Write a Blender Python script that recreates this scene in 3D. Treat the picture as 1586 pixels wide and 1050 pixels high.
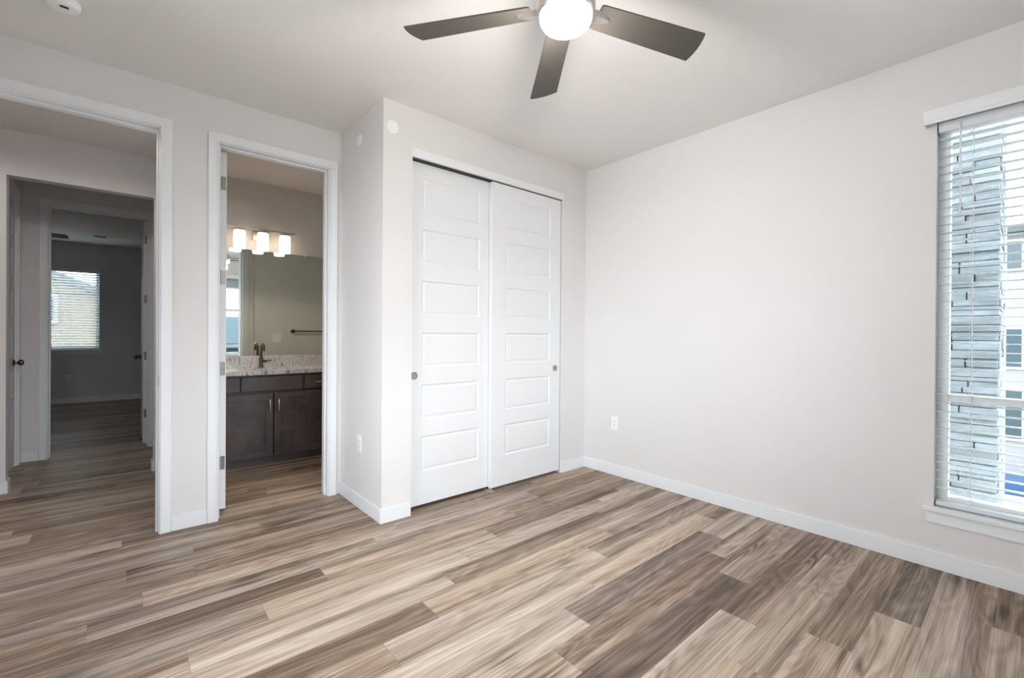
import bpy, bmesh, math, random
from mathutils import Vector, Matrix
random.seed(7)
S = bpy.context.scene
C = S.collection
for o in list(bpy.data.objects):
    bpy.data.objects.remove(o, do_unlink=True)

# ------------------------------------------------------------------ camera
W_PX, H_PX = 1586, 1050
CAM_H = 1.2241
R2 = Vector((0.75757541, -0.65271455, 0.00657403))
U2 = Vector((-0.00290813, 0.00669624, 0.99997335))
F = Vector((0.65274118, 0.75757434, -0.00317472))
cam_data = bpy.data.cameras.new('camera')
cam = bpy.data.objects.new('camera', cam_data); C.objects.link(cam)
cam_data.sensor_width = 36.0
cam_data.lens = 697.78 * 36.0 / W_PX
cam_data.shift_y = -5.246 / W_PX
cam_data.clip_start = 0.02
cam_data.clip_end = 300
m = Matrix.Identity(4)
for i in range(3):
    m[i][0], m[i][1], m[i][2] = R2[i], U2[i], -F[i]
m[0][3], m[1][3], m[2][3] = 0.0, 0.0, CAM_H
cam.matrix_world = m
S.camera = cam

# ------------------------------------------------------------------ view + world
S.view_settings.view_transform = 'Standard'
S.view_settings.look = 'None'
S.view_settings.gamma = 1
S.view_settings.use_curve_mapping = False
S.view_settings.exposure = 0.74
SKY = 6.0
world = bpy.data.worlds.new('overcast_sky'); S.world = world
world.use_nodes = True
nt = world.node_tree; nt.nodes.clear()
wo = nt.nodes.new('ShaderNodeOutputWorld'); wb = nt.nodes.new('ShaderNodeBackground')
tc = nt.nodes.new('ShaderNodeTexCoord'); sx = nt.nodes.new('ShaderNodeSeparateXYZ')
cr = nt.nodes.new('ShaderNodeValToRGB')
cr.color_ramp.elements[0].position = 0.0; cr.color_ramp.elements[0].color = (0.955, 0.98, 1.0, 1)
cr.color_ramp.elements[1].position = 0.9; cr.color_ramp.elements[1].color = (0.86, 0.93, 1.0, 1)
nt.links.new(tc.outputs['Generated'], sx.inputs[0]); nt.links.new(sx.outputs['Z'], cr.inputs[0])
nt.links.new(cr.outputs[0], wb.inputs['Color']); wb.inputs['Strength'].default_value = SKY
nt.links.new(wb.outputs[0], wo.inputs['Surface'])

def portal(name, loc, rot, sx_, sy_):
    l = bpy.data.lights.new(name, 'AREA'); l.shape = 'RECTANGLE'; l.size = sx_; l.size_y = sy_
    l.cycles.is_portal = True
    o = bpy.data.objects.new(name, l); C.objects.link(o); o.location = loc; o.rotation_euler = rot
    return o

def spot(name, parent, off, power, color, radius, cone):
    l = bpy.data.lights.new(name, 'SPOT'); l.energy = power; l.color = color; l.shadow_soft_size = radius
    l.spot_size = math.radians(cone); l.spot_blend = 0.25
    o = bpy.data.objects.new(name, l); C.objects.link(o); o.parent = parent; o.location = off
    return o
def point(name, loc, power, color, radius, parent=None):
    l = bpy.data.lights.new(name, 'POINT'); l.energy = power; l.color = color; l.shadow_soft_size = radius
    o = bpy.data.objects.new(name, l); C.objects.link(o)
    o.location = loc
    if parent: o.parent = parent; o.location = Vector(loc) - ORG[parent.name]
    return o

# ------------------------------------------------------------------ room constants
H = 2.74
XR, YC, XC, YD = 3.256, 2.738, 1.258, 3.4585
YD2 = 3.575          # bath / hall side of the door wall
Y2, Y2b = 5.053, 5.16
Y3, Y3b = 6.158, 6.275
Y5 = 10.72
YB = 5.14            # bathroom back wall
XBL = 0.42
YR = -0.65           # wall behind the camera
XL = -0.80
WIN = (-0.565, 0.345, 0.325, 2.36)      # right window y0,y1,z0,z1
RWIN = (-0.60, 2.15, 0.76, 2.36)         # rear window x0,x1,z0,z1; width made up to let in more light
ADDED_LWIN = (1.10, 2.45, 0.40, 2.36)         # made-up left wall window, added for light: y0,y1,z0,z1 (off frame)
FWIN = (-1.85, -0.325, 0.907, 2.29)     # far room window

portal('daylight_portal', (XR + 0.22, (WIN[0] + WIN[1]) / 2, (WIN[2] + WIN[3]) / 2), (0, math.radians(90), 0), WIN[3] - WIN[2], WIN[1] - WIN[0])
portal('daylight_portal', ((RWIN[0] + RWIN[1]) / 2, YR - 0.22, (RWIN[2] + RWIN[3]) / 2), (math.radians(90), 0, 0), RWIN[1] - RWIN[0], RWIN[3] - RWIN[2])
portal('daylight_portal', (XL - 0.22, (ADDED_LWIN[0] + ADDED_LWIN[1]) / 2, (ADDED_LWIN[2] + ADDED_LWIN[3]) / 2), (0, math.radians(-90), 0), ADDED_LWIN[3] - ADDED_LWIN[2], ADDED_LWIN[1] - ADDED_LWIN[0])  # portal of the added left window
portal('daylight_portal', ((FWIN[0] + FWIN[1]) / 2, Y5 + 0.22, (FWIN[2] + FWIN[3]) / 2), (math.radians(-90), 0, 0), FWIN[1] - FWIN[0], FWIN[3] - FWIN[2])

# ------------------------------------------------------------------ helpers
ORG = {}
def props(o, label=None, cat=None, group=None, kind=None):
    if label: o['label'] = label
    if cat: o['category'] = cat
    if group: o['group'] = group
    if kind: o['kind'] = kind
    return o
def thing(name, loc, label, cat, group=None, kind=None):
    o = bpy.data.objects.new(name, None); C.objects.link(o)
    o.location = loc; o.empty_display_size = 0.1
    ORG[o.name] = Vector(loc)
    return props(o, label, cat, group, kind)
def link_mesh(name, bm, mat, parent=None, smooth=False):
    """bm holds world coordinates; the object gets the parent's (or its own base) origin."""
    me = bpy.data.meshes.new(name)
    if parent is not None:
        org = ORG[parent.name]
    else:
        xs = [v.co.x for v in bm.verts]; ys = [v.co.y for v in bm.verts]; zs = [v.co.z for v in bm.verts]
        org = Vector(((min(xs) + max(xs)) / 2, (min(ys) + max(ys)) / 2, min(zs)))
    bmesh.ops.translate(bm, verts=bm.verts, vec=-org)
    bm.to_mesh(me); bm.free()
    for m_ in (mat if isinstance(mat, (list, tuple)) else [mat]):
        me.materials.append(m_)
    if smooth:
        for p_ in me.polygons: p_.use_smooth = True
    o = bpy.data.objects.new(name, me); C.objects.link(o)
    ORG[o.name] = org
    if parent is not None:
        o.parent = parent
    else:
        o.location = org
    return o
def shade_auto(o, ang=35):
    me = o.data
    for p_ in me.polygons: p_.use_smooth = True
    me.set_sharp_from_angle(angle=math.radians(ang))
    return o
def B(): return bmesh.new()
def box(bm, x0, x1, y0, y1, z0, z1, bev=0.0, seg=2):
    r = bmesh.ops.create_cube(bm, size=1.0)
    vs = r['verts']
    for v in vs:
        v.co = Vector(((x0 + x1) / 2 + v.co.x * (x1 - x0), (y0 + y1) / 2 + v.co.y * (y1 - y0), (z0 + z1) / 2 + v.co.z * (z1 - z0)))
    if bev > 0:
        es = set()
        for v in vs:
            for e in v.link_edges: es.add(e)
        bmesh.ops.bevel(bm, geom=list(es), offset=bev, segments=seg, affect='EDGES', profile=0.5)
    return bm
def lathe(bm, prof, center, axis='Z', n=32, sx=1.0, sy=1.0):
    """prof: list of (radius, height) along axis."""
    cx, cy, cz = center
    rings = []
    for r, h_ in prof:
        ring = []
        if r < 1e-6:
            pts = [(0.0, 0.0)]
        else:
            pts = [(r * math.cos(2 * math.pi * i / n) * sx, r * math.sin(2 * math.pi * i / n) * sy) for i in range(n)]
        for a, b in pts:
            if axis == 'Z': co = (cx + a, cy + b, cz + h_)
            elif axis == 'Y': co = (cx + a, cy + h_, cz + b)
            else: co = (cx + h_, cy + a, cz + b)
            ring.append(bm.verts.new(co))
        rings.append(ring)
    for A, D in zip(rings[:-1], rings[1:]):
        if len(A) == 1 and len(D) == 1: continue
        if len(A) == 1:
            for i in range(n): bm.faces.new((A[0], D[i], D[(i + 1) % n]))
        elif len(D) == 1:
            for i in range(n): bm.faces.new((A[i], D[0], A[(i + 1) % n]))
        else:
            for i in range(n): bm.faces.new((A[i], D[i], D[(i + 1) % n], A[(i + 1) % n]))
    if len(rings[0]) > 1: bm.faces.new(rings[0])
    if len(rings[-1]) > 1: bm.faces.new(rings[-1])
    bmesh.ops.recalc_face_normals(bm, faces=bm.faces)
    return bm
def tube(bm, pts, r, n=12):
    pts = [Vector(p_) for p_ in pts]
    rs = r if isinstance(r, (list, tuple)) else [r] * len(pts)
    prev = None; rings = []
    up = Vector((0, 0, 1))
    for i, p_ in enumerate(pts):
        d = (pts[min(i + 1, len(pts) - 1)] - pts[max(i - 1, 0)]).normalized()
        if prev is None:
            a = d.cross(up)
            if a.length < 1e-3: a = d.cross(Vector((1, 0, 0)))
            a.normalize()
        else:
            a = (prev - d * prev.dot(d)).normalized()
        prev = a; b = d.cross(a)
        rings.append([bm.verts.new(p_ + (a * math.cos(2 * math.pi * k / n) + b * math.sin(2 * math.pi * k / n)) * rs[i]) for k in range(n)])
    for A, D in zip(rings[:-1], rings[1:]):
        for k in range(n): bm.faces.new((A[k], A[(k + 1) % n], D[(k + 1) % n], D[k]))
    bm.faces.new(list(reversed(rings[0]))); bm.faces.new(rings[-1])
    bmesh.ops.recalc_face_normals(bm, faces=bm.faces)
    return bm
def prism(bm, poly, z0, z1):
    """poly: list of (x,y) ccw, extruded in z."""
    lo = [bm.verts.new((x, y, z0)) for x, y in poly]; hi = [bm.verts.new((x, y, z1)) for x, y in poly]
    bm.faces.new(list(reversed(lo))); bm.faces.new(hi)
    n = len(poly)
    for i in range(n): bm.faces.new((lo[i], lo[(i + 1) % n], hi[(i + 1) % n], hi[i]))
    bmesh.ops.recalc_face_normals(bm, faces=bm.faces)
    return bm
def copy_tree(o, parent=None):
    c = o.copy(); C.objects.link(c)
    ORG[c.name] = ORG.get(o.name, Vector((0, 0, 0)))
    if parent is not None: c.parent = parent
    for ch in list(o.children): copy_tree(ch, c)
    return c

# ------------------------------------------------------------------ materials
def srgb(r, g, b):
    f = lambda c: (c / 255 / 12.92) if c / 255 <= 0.04045 else ((c / 255 + 0.055) / 1.055) ** 2.4
    return (f(r), f(g), f(b), 1)
class NT:
    def __init__(s, name):
        s.m = bpy.data.materials.new(name); s.m.use_nodes = True
        s.t = s.m.node_tree; s.b = s.t.nodes['Principled BSDF']; s.out = s.t.nodes['Material Output']
    def n(s, typ, **kw):
        nd = s.t.nodes.new('ShaderNode' + typ)
        for k, v in kw.items():
            if k.startswith('i_'):
                nd.inputs[int(k[2:])].default_value = v
            else: setattr(nd, k, v)
        return nd
    def l(s, a, b): s.t.links.new(a, b)
    def math(s, op, a, b=None, c=None):
        nd = s.n('Math', operation=op)
        for i, v in enumerate((a, b, c)):
            if v is None: continue
            if hasattr(v, 'links'): s.l(v, nd.inputs[i])
            else: nd.inputs[i].default_value = v
        return nd.outputs[0]
    def mix(s, fac, a, b, mode='MIX'):
        nd = s.n('MixRGB', blend_type=mode)
        for i, v in enumerate((fac, a, b)):
            if hasattr(v, 'links'): s.l(v, nd.inputs[i])
            else: nd.inputs[i].default_value = v
        return nd.outputs[0]
    def noise(s, vec, scale, detail=3, rough=0.5, dist=0.0):
        nd = s.n('TexNoise'); nd.inputs['Scale'].default_value = scale; nd.inputs['Detail'].default_value = detail
        nd.inputs['Roughness'].default_value = rough; nd.inputs['Distortion'].default_value = dist
        if vec is not None: s.l(vec, nd.inputs['Vector'])
        return nd
    def ramp(s, fac, stops):
        nd = s.n('ValToRGB'); cr_ = nd.color_ramp
        while len(cr_.elements) < len(stops): cr_.elements.new(0.5)
        for e, (p_, c_) in zip(cr_.elements, stops): e.position = p_; e.color = c_
        s.l(fac, nd.inputs[0]); return nd.outputs[0]
    def bump(s, h, strength, dist=0.002):
        nd = s.n('Bump'); nd.inputs['Strength'].default_value = strength; nd.inputs['Distance'].default_value = dist
        s.l(h, nd.inputs['Height']); s.l(nd.outputs[0], s.b.inputs['Normal'])
def simple(name, col, rough=0.5, metal=0.0, spec=None, bump=None, var=0.0):
    t = NT(name)
    t.b.inputs['Base Color'].default_value = col
    t.b.inputs['Roughness'].default_value = rough; t.b.inputs['Metallic'].default_value = metal
    if spec is not None: t.b.inputs['Specular IOR Level'].default_value = spec
    geo = t.n('NewGeometry')
    if bump:
        nz = t.noise(geo.outputs['Position'], bump[0], 3, 0.6); t.bump(nz.outputs[0], bump[1], bump[2] if len(bump) > 2 else 0.002)
    if var:
        nz = t.noise(geo.outputs['Position'], 3.0, 4, 0.6)
        lo = tuple(c * (1 - var) for c in col[:3]) + (1,); hi = tuple(min(1, c * (1 + var)) for c in col[:3]) + (1,)
        t.l(t.ramp(nz.outputs[0], [(0.3, lo), (0.7, hi)]), t.b.inputs['Base Color'])
    return t.m
M = {}
M['wall'] = simple('wall_paint', (0.79, 0.776, 0.773, 1), 0.85, bump=(110, 0.16, 0.003), var=0.008)
M['wall_far'] = simple('wall_paint_dimmed', (0.72, 0.735, 0.74, 1), 0.85, bump=(110, 0.16, 0.003))  # same wall paint, greyed and cooled to stand in for far room dimness
M['ceiling'] = simple('ceiling_paint', (0.85, 0.825, 0.81, 1), 0.9, bump=(55, 0.35, 0.004), var=0.01)
M['trim'] = simple('trim_paint', (0.86, 0.885, 0.91, 1), 0.42)
M['door'] = simple('door_paint', (0.83, 0.845, 0.86, 1), 0.45)
M['plastic'] = simple('white_plastic', (0.94, 0.94, 0.94, 1), 0.5)
M['satin'] = simple('satin_nickel', (0.42, 0.39, 0.36, 1), 0.5, 0.85)
M['slot'] = simple('socket_slot', (0.05, 0.05, 0.05, 1), 0.6)
M['dark'] = simple('dark_track', (0.02, 0.02, 0.022, 1), 0.6)
M['nickel'] = simple('brushed_nickel', (0.66, 0.62, 0.58, 1), 0.32, 1.0)
M['nickel_dark'] = simple('dark_nickel', (0.14, 0.12, 0.105, 1), 0.28, 1.0)
M['steel'] = simple('hinge_steel', (0.24, 0.225, 0.21, 1), 0.4, 1.0)
M['chrome'] = simple('bright_pull', (0.80, 0.78, 0.76, 1), 0.22, 1.0)
M['blade'] = simple('fan_blade', srgb(76, 72, 67), 0.6, var=0.04)
M['vinyl'] = simple('window_vinyl', (0.92, 0.95, 0.95, 1), 0.4)
t = NT('blind_slat'); t.b.inputs['Base Color'].default_value = (0.90, 0.93, 0.94, 1); t.b.inputs['Roughness'].default_value = 0.45
tl_ = t.n('BsdfTranslucent'); tl_.inputs[0].default_value = (0.85, 0.90, 0.91, 1); mxs = t.n('MixShader'); mxs.inputs[0].default_value = 0.28
t.l(t.b.outputs[0], mxs.inputs[1]); t.l(tl_.outputs[0], mxs.inputs[2]); t.l(mxs.outputs[0], t.out.inputs['Surface']); M['slat'] = t.m
M['porcelain'] = simple('porcelain', (0.85, 0.84, 0.82, 1), 0.15)
M['ground'] = simple('gravel_ground', (0.30, 0.275, 0.235, 1), 0.95, bump=(8, 0.5, 0.05), var=0.25)
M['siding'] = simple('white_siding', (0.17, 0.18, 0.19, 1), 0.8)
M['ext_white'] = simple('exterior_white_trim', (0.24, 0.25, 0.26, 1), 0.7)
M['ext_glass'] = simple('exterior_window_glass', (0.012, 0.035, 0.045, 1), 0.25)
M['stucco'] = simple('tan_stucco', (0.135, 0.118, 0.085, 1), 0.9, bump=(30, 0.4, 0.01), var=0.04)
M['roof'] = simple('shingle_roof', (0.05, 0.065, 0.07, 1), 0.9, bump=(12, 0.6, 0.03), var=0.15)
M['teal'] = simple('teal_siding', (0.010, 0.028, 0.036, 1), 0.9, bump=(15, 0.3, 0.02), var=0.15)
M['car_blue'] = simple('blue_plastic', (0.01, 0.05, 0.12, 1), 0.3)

def emis(name, col, strength):
    t = NT(name); t.b.inputs['Base Color'].default_value = (0.9, 0.9, 0.88, 1)
    t.b.inputs['Emission Color'].default_value = col; t.b.inputs['Emission Strength'].default_value = strength
    t.b.inputs['Roughness'].default_value = 0.3
    return t.m
M['globe'] = emis('lit_frosted_glass', (1.0, 0.93, 0.84, 1), 4.0)
M['shade'] = emis('lit_lamp_glass', (1.0, 0.80, 0.62, 1), 1.15)
M['frost'] = simple('frosted_glass_unlit', (0.5, 0.5, 0.48, 1), 0.3)

t = NT('window_glass')
tr = t.n('BsdfTransparent'); tr.inputs[0].default_value = (0.955, 0.97, 0.98, 1)
gl = t.n('BsdfGlossy'); gl.inputs['Roughness'].default_value = 0.02
fr = t.n('Fresnel'); fr.inputs[0].default_value = 1.35
mx = t.n('MixShader'); t.l(fr.outputs[0], mx.inputs[0]); t.l(tr.outputs[0], mx.inputs[1]); t.l(gl.outputs[0], mx.inputs[2])
t.l(mx.outputs[0], t.out.inputs['Surface']); M['glass'] = t.m

t = NT('mirror_silver')
t.b.inputs['Base Color'].default_value = (0.77, 0.86, 0.85, 1); t.b.inputs['Metallic'].default_value = 1; t.b.inputs['Roughness'].default_value = 0.015
M['mirror'] = t.m

# dark stained maple
t = NT('dark_stained_wood')
geo = t.n('NewGeometry'); mp = t.n('Mapping'); t.l(geo.outputs['Position'], mp.inputs['Vector']); mp.inputs['Scale'].default_value = (9, 9, 1.4)
n1 = t.noise(mp.outputs[0], 2.2, 6, 0.65, 1.2)
n2 = t.noise(geo.outputs['Position'], 3.5, 3, 0.6, 0.5)
base = t.ramp(n1.outputs[0], [(0.28, srgb(56, 48, 48)), (0.55, srgb(84, 73, 72)), (0.8, srgb(106, 93, 91))])
t.l(t.mix(0.5, base, t.ramp(n2.outputs[0], [(0.35, srgb(52, 46, 48)), (0.65, srgb(100, 88, 85))])), t.b.inputs['Base Color'])
t.b.inputs['Roughness'].default_value = 0.42
M['cabinet'] = t.m

# granite with slanting grey and brown veins
t = NT('granite_counter')
geo = t.n('NewGeometry'); mp = t.n('Mapping'); t.l(geo.outputs['Position'], mp.inputs['Vector'])
mp.inputs['Rotation'].default_value = (0, math.radians(28), math.radians(35)); mp.inputs['Scale'].default_value = (26, 9, 7)
n1 = t.noise(mp.outputs[0], 1.0, 6, 0.62, 1.6)
n2 = t.noise(geo.outputs['Position'], 60, 4, 0.7)
col = t.ramp(n1.outputs[0], [(0.30, srgb(96, 98, 110)), (0.41, srgb(168, 172, 184)), (0.48, srgb(244, 244, 248)), (0.55, srgb(190, 186, 188)), (0.61, srgb(248, 247, 248)), (0.75, srgb(176, 180, 192))])
t.l(t.mix(0.18, col, t.ramp(n2.outputs[0], [(0.38, srgb(70, 62, 62)), (0.55, srgb(225, 220, 215))])), t.b.inputs['Base Color'])
t.b.inputs['Roughness'].default_value = 0.12
M['granite'] = t.m

# stacked ledge stone
t = NT('ledge_stone')
geo = t.n('NewGeometry'); mp = t.n('Mapping'); t.l(geo.outputs['Position'], mp.inputs['Vector']); mp.inputs['Scale'].default_value = (2, 2, 9)
n1 = t.noise(mp.outputs[0], 2.0, 6, 0.65, 0.6)
at = t.n('Attribute'); at.attribute_name = 'tone'
base = t.ramp(n1.outputs[0], [(0.3, (0.12, 0.150, 0.160, 1)), (0.7, (0.24, 0.285, 0.30, 1))])
t.l(t.mix(0.6, base, at.outputs['Color'], 'MULTIPLY'), t.b.inputs['Base Color'])
t.b.inputs['Roughness'].default_value = 0.9; t.bump(n1.outputs[0], 0.8, 0.02)
M['stone'] = t.m

# vinyl plank floor: per-plank tone/seed in the 'plank' attribute
t = NT('oak_vinyl_plank')
geo = t.n('NewGeometry'); at = t.n('Attribute'); at.attribute_name = 'plank'
sp = t.n('SeparateColor'); t.l(at.outputs['Color'], sp.inputs[0])
tone, seed, hue = sp.outputs[0], sp.outputs[1], sp.outputs[2]
off = t.n('CombineXYZ'); t.l(t.math('MULTIPLY', seed, 57.0), off.inputs[0]); t.l(t.math('MULTIPLY', seed, 31.0), off.inputs[1]); t.l(t.math('MULTIPLY', seed, 91.0), off.inputs[2])
add = t.n('VectorMath', operation='ADD'); t.l(geo.outputs['Position'], add.inputs[0]); t.l(off.outputs[0], add.inputs[1])
def stretched(sxx, syy):
    mp = t.n('Mapping'); mp.inputs['Scale'].default_value = (sxx, syy, 1.0); t.l(add.outputs[0], mp.inputs['Vector']); return mp.outputs[0]
cath = t.noise(stretched(0.85, 5.5), 1.0, 2.5, 0.45, 0.35)                # slow field whose contours make cathedral grain
ringv = t.math('SINE', t.math('MULTIPLY', cath.outputs[0], 95.0))
ring = t.math('MULTIPLY', t.math('ADD', ringv, 1.0), 0.5)
band = t.noise(stretched(0.45, 12.0), 1.0, 3, 0.55, 0.3)                # broad light/dark streaks
fib = t.noise(stretched(3.0, 170.0), 1.0, 4, 0.7, 0.0)                 # fine fibres
kn = t.noise(stretched(1.6, 4.5), 1.0, 2, 0.5, 0.2)
knot = t.ramp(kn.outputs[0], [(0.60, (0, 0, 0, 1)), (0.74, (1, 1, 1, 1))])
strk = t.noise(stretched(1.3, 46.0), 1.0, 3, 0.6, 0.1)
v = t.math('MULTIPLY_ADD', t.math('SUBTRACT', band.outputs[0], 0.5), 1.35, t.math('MULTIPLY_ADD', tone, 0.92, 0.06))
v = t.math('MULTIPLY_ADD', t.math('SUBTRACT', strk.outputs[0], 0.5), 0.75, v)
v = t.math('MULTIPLY_ADD', t.math('SUBTRACT', fib.outputs[0], 0.5), 0.9, v)
rmask = t.math('MULTIPLY_ADD', knot, 0.30, 0.13)
v = t.math('MULTIPLY_ADD', t.math('SUBTRACT', ring, 0.5), rmask, v)
v = t.math('MULTIPLY_ADD', knot, -0.26, v)
col = t.ramp(v, [(0.02, srgb(92, 78, 68)), (0.30, srgb(130, 113, 100)), (0.55, srgb(166, 149, 134)), (0.78, srgb(194, 177, 161)), (1.0, srgb(214, 200, 186))])
col2 = t.mix(t.math('MULTIPLY', hue, 0.35), col, (0.62, 0.60, 0.60, 1), 'MULTIPLY')
greyed = t.n('HueSaturation'); t.l(col, greyed.inputs['Color']); t.l(t.math('MULTIPLY_ADD', hue, 0.30, 0.90), greyed.inputs['Saturation'])
# hairline seams between planks from the local plank coordinates
uvn = t.n('UVMap'); uvn.uv_map = 'plank_uv'; su = t.n('SeparateXYZ'); t.l(uvn.outputs[0], su.inputs[0])
def edge(c, w):
    a = t.math('MINIMUM', c, t.math('SUBTRACT', 1.0, c)); return t.math('LESS_THAN', a, w)
seam = t.math('MAXIMUM', edge(su.outputs[0], 0.0009), edge(su.outputs[1], 0.006))
t.l(t.mix(t.math('MULTIPLY', seam, 0.35), greyed.outputs[0], srgb(92, 78, 68)), t.b.inputs['Base Color'])
t.b.inputs['Specular IOR Level'].default_value = 0.22
t.l(t.math('MULTIPLY_ADD', fib.outputs[0], 0.25, 0.36), t.b.inputs['Roughness'])
t.bump(fib.outputs[0], 0.12, 0.001)
M['floor'] = t.m

# ------------------------------------------------------------------ floor
ROW0, ROWH, PL = 0.305, 0.1515, 1.242
known = {0: 2.54, 1: 0.9, 2: 1.745, 3: 2.026, 4: 2.338, 5: 2.507, 6: 2.737, 7: 1.740, 8: 2.02, 9: 2.276, 10: 2.476, 11: 1.428, 12: 1.715,
         13: 0.774, 14: 1.130, 15: 0.068, 16: 0.282, 17: 0.015, 18: 0.300, -1: 2.1}
# tones seen in the photograph: (row, x inside the plank) -> tone
seen = [(0, 2.9, .26), (0, 2.0, .66), (0, .8, .62), (1, 2.6, .34), (1, 1.5, .62), (2, 2.3, .56), (2, 1.2, .66), (3, 2.6, .30), (3, 1.4, .72), (3, .4, .62), (4, 2.8, .55), (4, 1.7, .26),
        (4, .6, .64), (5, 2.9, .55), (5, 1.9, .30), (5, .6, .74), (6, 3.0, .56), (6, 2.1, .30), (6, .9, .70), (7, 2.4, .62), (7, 1.1, .66),
        (8, 2.6, .44), (8, 1.4, .66), (9, 2.8, .62), (9, 1.7, .56), (9, .5, .34), (10, 1.9, .36), (10, .6, .62), (10, 2.9, .38),
        (11, 2.2, .52), (11, .8, .66), (12, 2.2, .36), (12, 1.1, .60), (13, .2, .28), (13, 1.4, .58), (14, .5, .42), (14, 1.6, .56), (15, .6, .52), (15, -.5, .36),
        (16, .9, .34), (16, -.3, .50), (17, .6, .40), (18, .9, .42), (18, -.3, .5)]
bm = B(); cl = bm.loops.layers.float_color.new('plank'); uvl = bm.loops.layers.uv.new('plank_uv')
FX0, FX1, FY0, FY1 = -3.1, XR + 0.02, YR - 0.02, Y5 + 0.02
rr = random.Random(11)
k = math.floor((FY0 - ROW0) / ROWH)
while ROW0 + k * ROWH < FY1:
    y0, y1 = ROW0 + k * ROWH, ROW0 + (k + 1) * ROWH
    e = known.get(k, rr.uniform(0, PL))
    x = e - math.ceil((e - FX0) / PL) * PL
    while x < FX1:
        tn = rr.triangular(0.30, 0.70, 0.52)
        for (kk, xx, tt) in seen:
            if kk == k and x <= xx < x + PL: tn = tt
        sd, hu = rr.random(), rr.random()
        a, b = max(x, FX0), min(x + PL, FX1); c, d = max(y0, FY0), min(y1, FY1)
        if b > a and d > c:
            vs = [bm.verts.new(q) for q in ((a, c, 0), (b, c, 0), (b, d, 0), (a, d, 0))]
            f = bm.faces.new(vs)
            for lp in f.loops:
                lp[cl] = (tn, sd, hu, 1)
                lp[uvl].uv = ((lp.vert.co.x - x) / PL, (lp.vert.co.y - y0) / ROWH)
        x += PL
    k += 1
# slab body below the planks
box(bm, FX0, FX1, FY0, FY1, -0.12, -0.002)
floor = link_mesh('floor', bm, M['floor'])
props(floor, 'wood-look plank floor in mixed grey-brown tones running through every room', 'floor', kind='structure')

# ------------------------------------------------------------------ shell
def slab_wall(name, axis, p0, p1, a0, a1, holes, mat, label, z1=H):
    """wall normal to axis ('X' or 'Y') between p0 and p1, spanning a0..a1, with holes (h0,h1,z0,z1)."""
    bm = B()
    def put(u0, u1, w0, w1):
        if u1 - u0 < 1e-5 or w1 - w0 < 1e-5: return
        if axis == 'Y': box(bm, u0, u1, p0, p1, w0, w1)
        else: box(bm, p0, p1, u0, u1, w0, w1)
    cur = a0
    for h0, h1, w0, w1 in sorted(holes):
        put(cur, h0, 0, z1); put(h0, h1, 0, w0); put(h0, h1, w1, z1); cur = h1
    put(cur, a1, 0, z1)
    bmesh.ops.remove_doubles(bm, verts=bm.verts, dist=1e-5)
    # drop the inner faces where boxes met
    seen_f = {}
    for f in list(bm.faces):
        key = tuple(sorted(v.index for v in f.verts))
    o = link_mesh(name, bm, mat)
    return props(o, label, 'wall', kind='structure')

JT = 0.018   # jamb thickness
D1 = (-0.650, 0.160, 2.455)    # hall doorway (inner faces, head)
D2 = (0.468, 1.158, 2.448)     # bathroom doorway
D3 = (-0.545, 0.198, 2.425)    # far room doorway
slab_wall('wall_back', 'Y', YD, YD2, -2.32, XR + 0.15, [(D1[0] - JT, D1[1] + JT, 0, D1[2] + JT), (D2[0] - JT, D2[1] + JT, 0, D2[2] + JT)], M['wall'], 'off-white bedroom wall with the two cased doorways')
# closet box: front wall with opening plus short side wall
bm = B()
CO = (1.463, 2.936, 2.412)
box(bm, XC, CO[0], YC, YC + 0.115, 0, H); box(bm, CO[1], XR, YC, YC + 0.115, 0, H); box(bm, CO[0], CO[1], YC, YC + 0.115, CO[2], H)
box(bm, XC, XC + 0.10, YC + 0.115, YD, 0, H)
o = link_mesh('wall_closet', bm, M['wall']); props(o, 'off-white bump-out wall around the sliding closet doors', 'wall', kind='structure')
slab_wall('wall_right', 'X', XR, XR + 0.16, YR - 0.12, YD, [WIN], M['wall'], 'long off-white wall with the blind-covered window at right')
slab_wall('wall_rear', 'Y', YR - 0.16, YR, XL - 0.12, XR, [RWIN], M['wall'], 'off-white wall behind the camera with a window made wide for light')
slab_wall('wall_left', 'X', XL - 0.16, XL, YR, YD, [ADDED_LWIN], M['wall'], 'off-white wall left of the camera with a window added to light the room')
slab_wall('wall_hall_back', 'Y', Y2, Y2b, -2.2, 0.30, [(-0.672, 0.199, 0, 2.40)], M['wall'], 'hall wall with a square uncased opening')
slab_wall('wall_hall_left', 'X', -2.32, -2.20, YD2, Y2b, [], M['wall'], 'end wall of the hall')
slab_wall('wall_hall_right', 'X', 0.30, XBL, YD2, Y3, [], M['wall'], 'wall between hall and bathroom')
slab_wall('wall_passage_left', 'X', -0.85, -0.735, Y2b, Y3, [(5.215, 6.035, 0, 2.44)], M['wall'], 'passage wall holding a closed white door')
slab_wall('wall_passage_back', 'Y', Y3, Y3b, -2.9, 1.20, [(D3[0] - JT, D3[1] + JT, 0, D3[2] + JT)], M['wall'], 'passage wall around the doorway to the dark room')
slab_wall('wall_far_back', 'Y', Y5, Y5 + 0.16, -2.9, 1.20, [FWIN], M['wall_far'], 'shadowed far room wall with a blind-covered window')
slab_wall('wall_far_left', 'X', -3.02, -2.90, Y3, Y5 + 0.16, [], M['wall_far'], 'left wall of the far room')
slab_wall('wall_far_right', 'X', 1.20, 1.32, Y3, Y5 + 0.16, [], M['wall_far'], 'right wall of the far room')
slab_wall('wall_bath_back', 'Y', YB, YB + 0.12, XBL, 2.90, [], M['wall'], 'bathroom wall behind mirror and vanity')
slab_wall('wall_bath_right', 'X', 2.80, 2.92, YD2, YB, [], M['wall'], 'right end wall of the bathroom')
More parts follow.
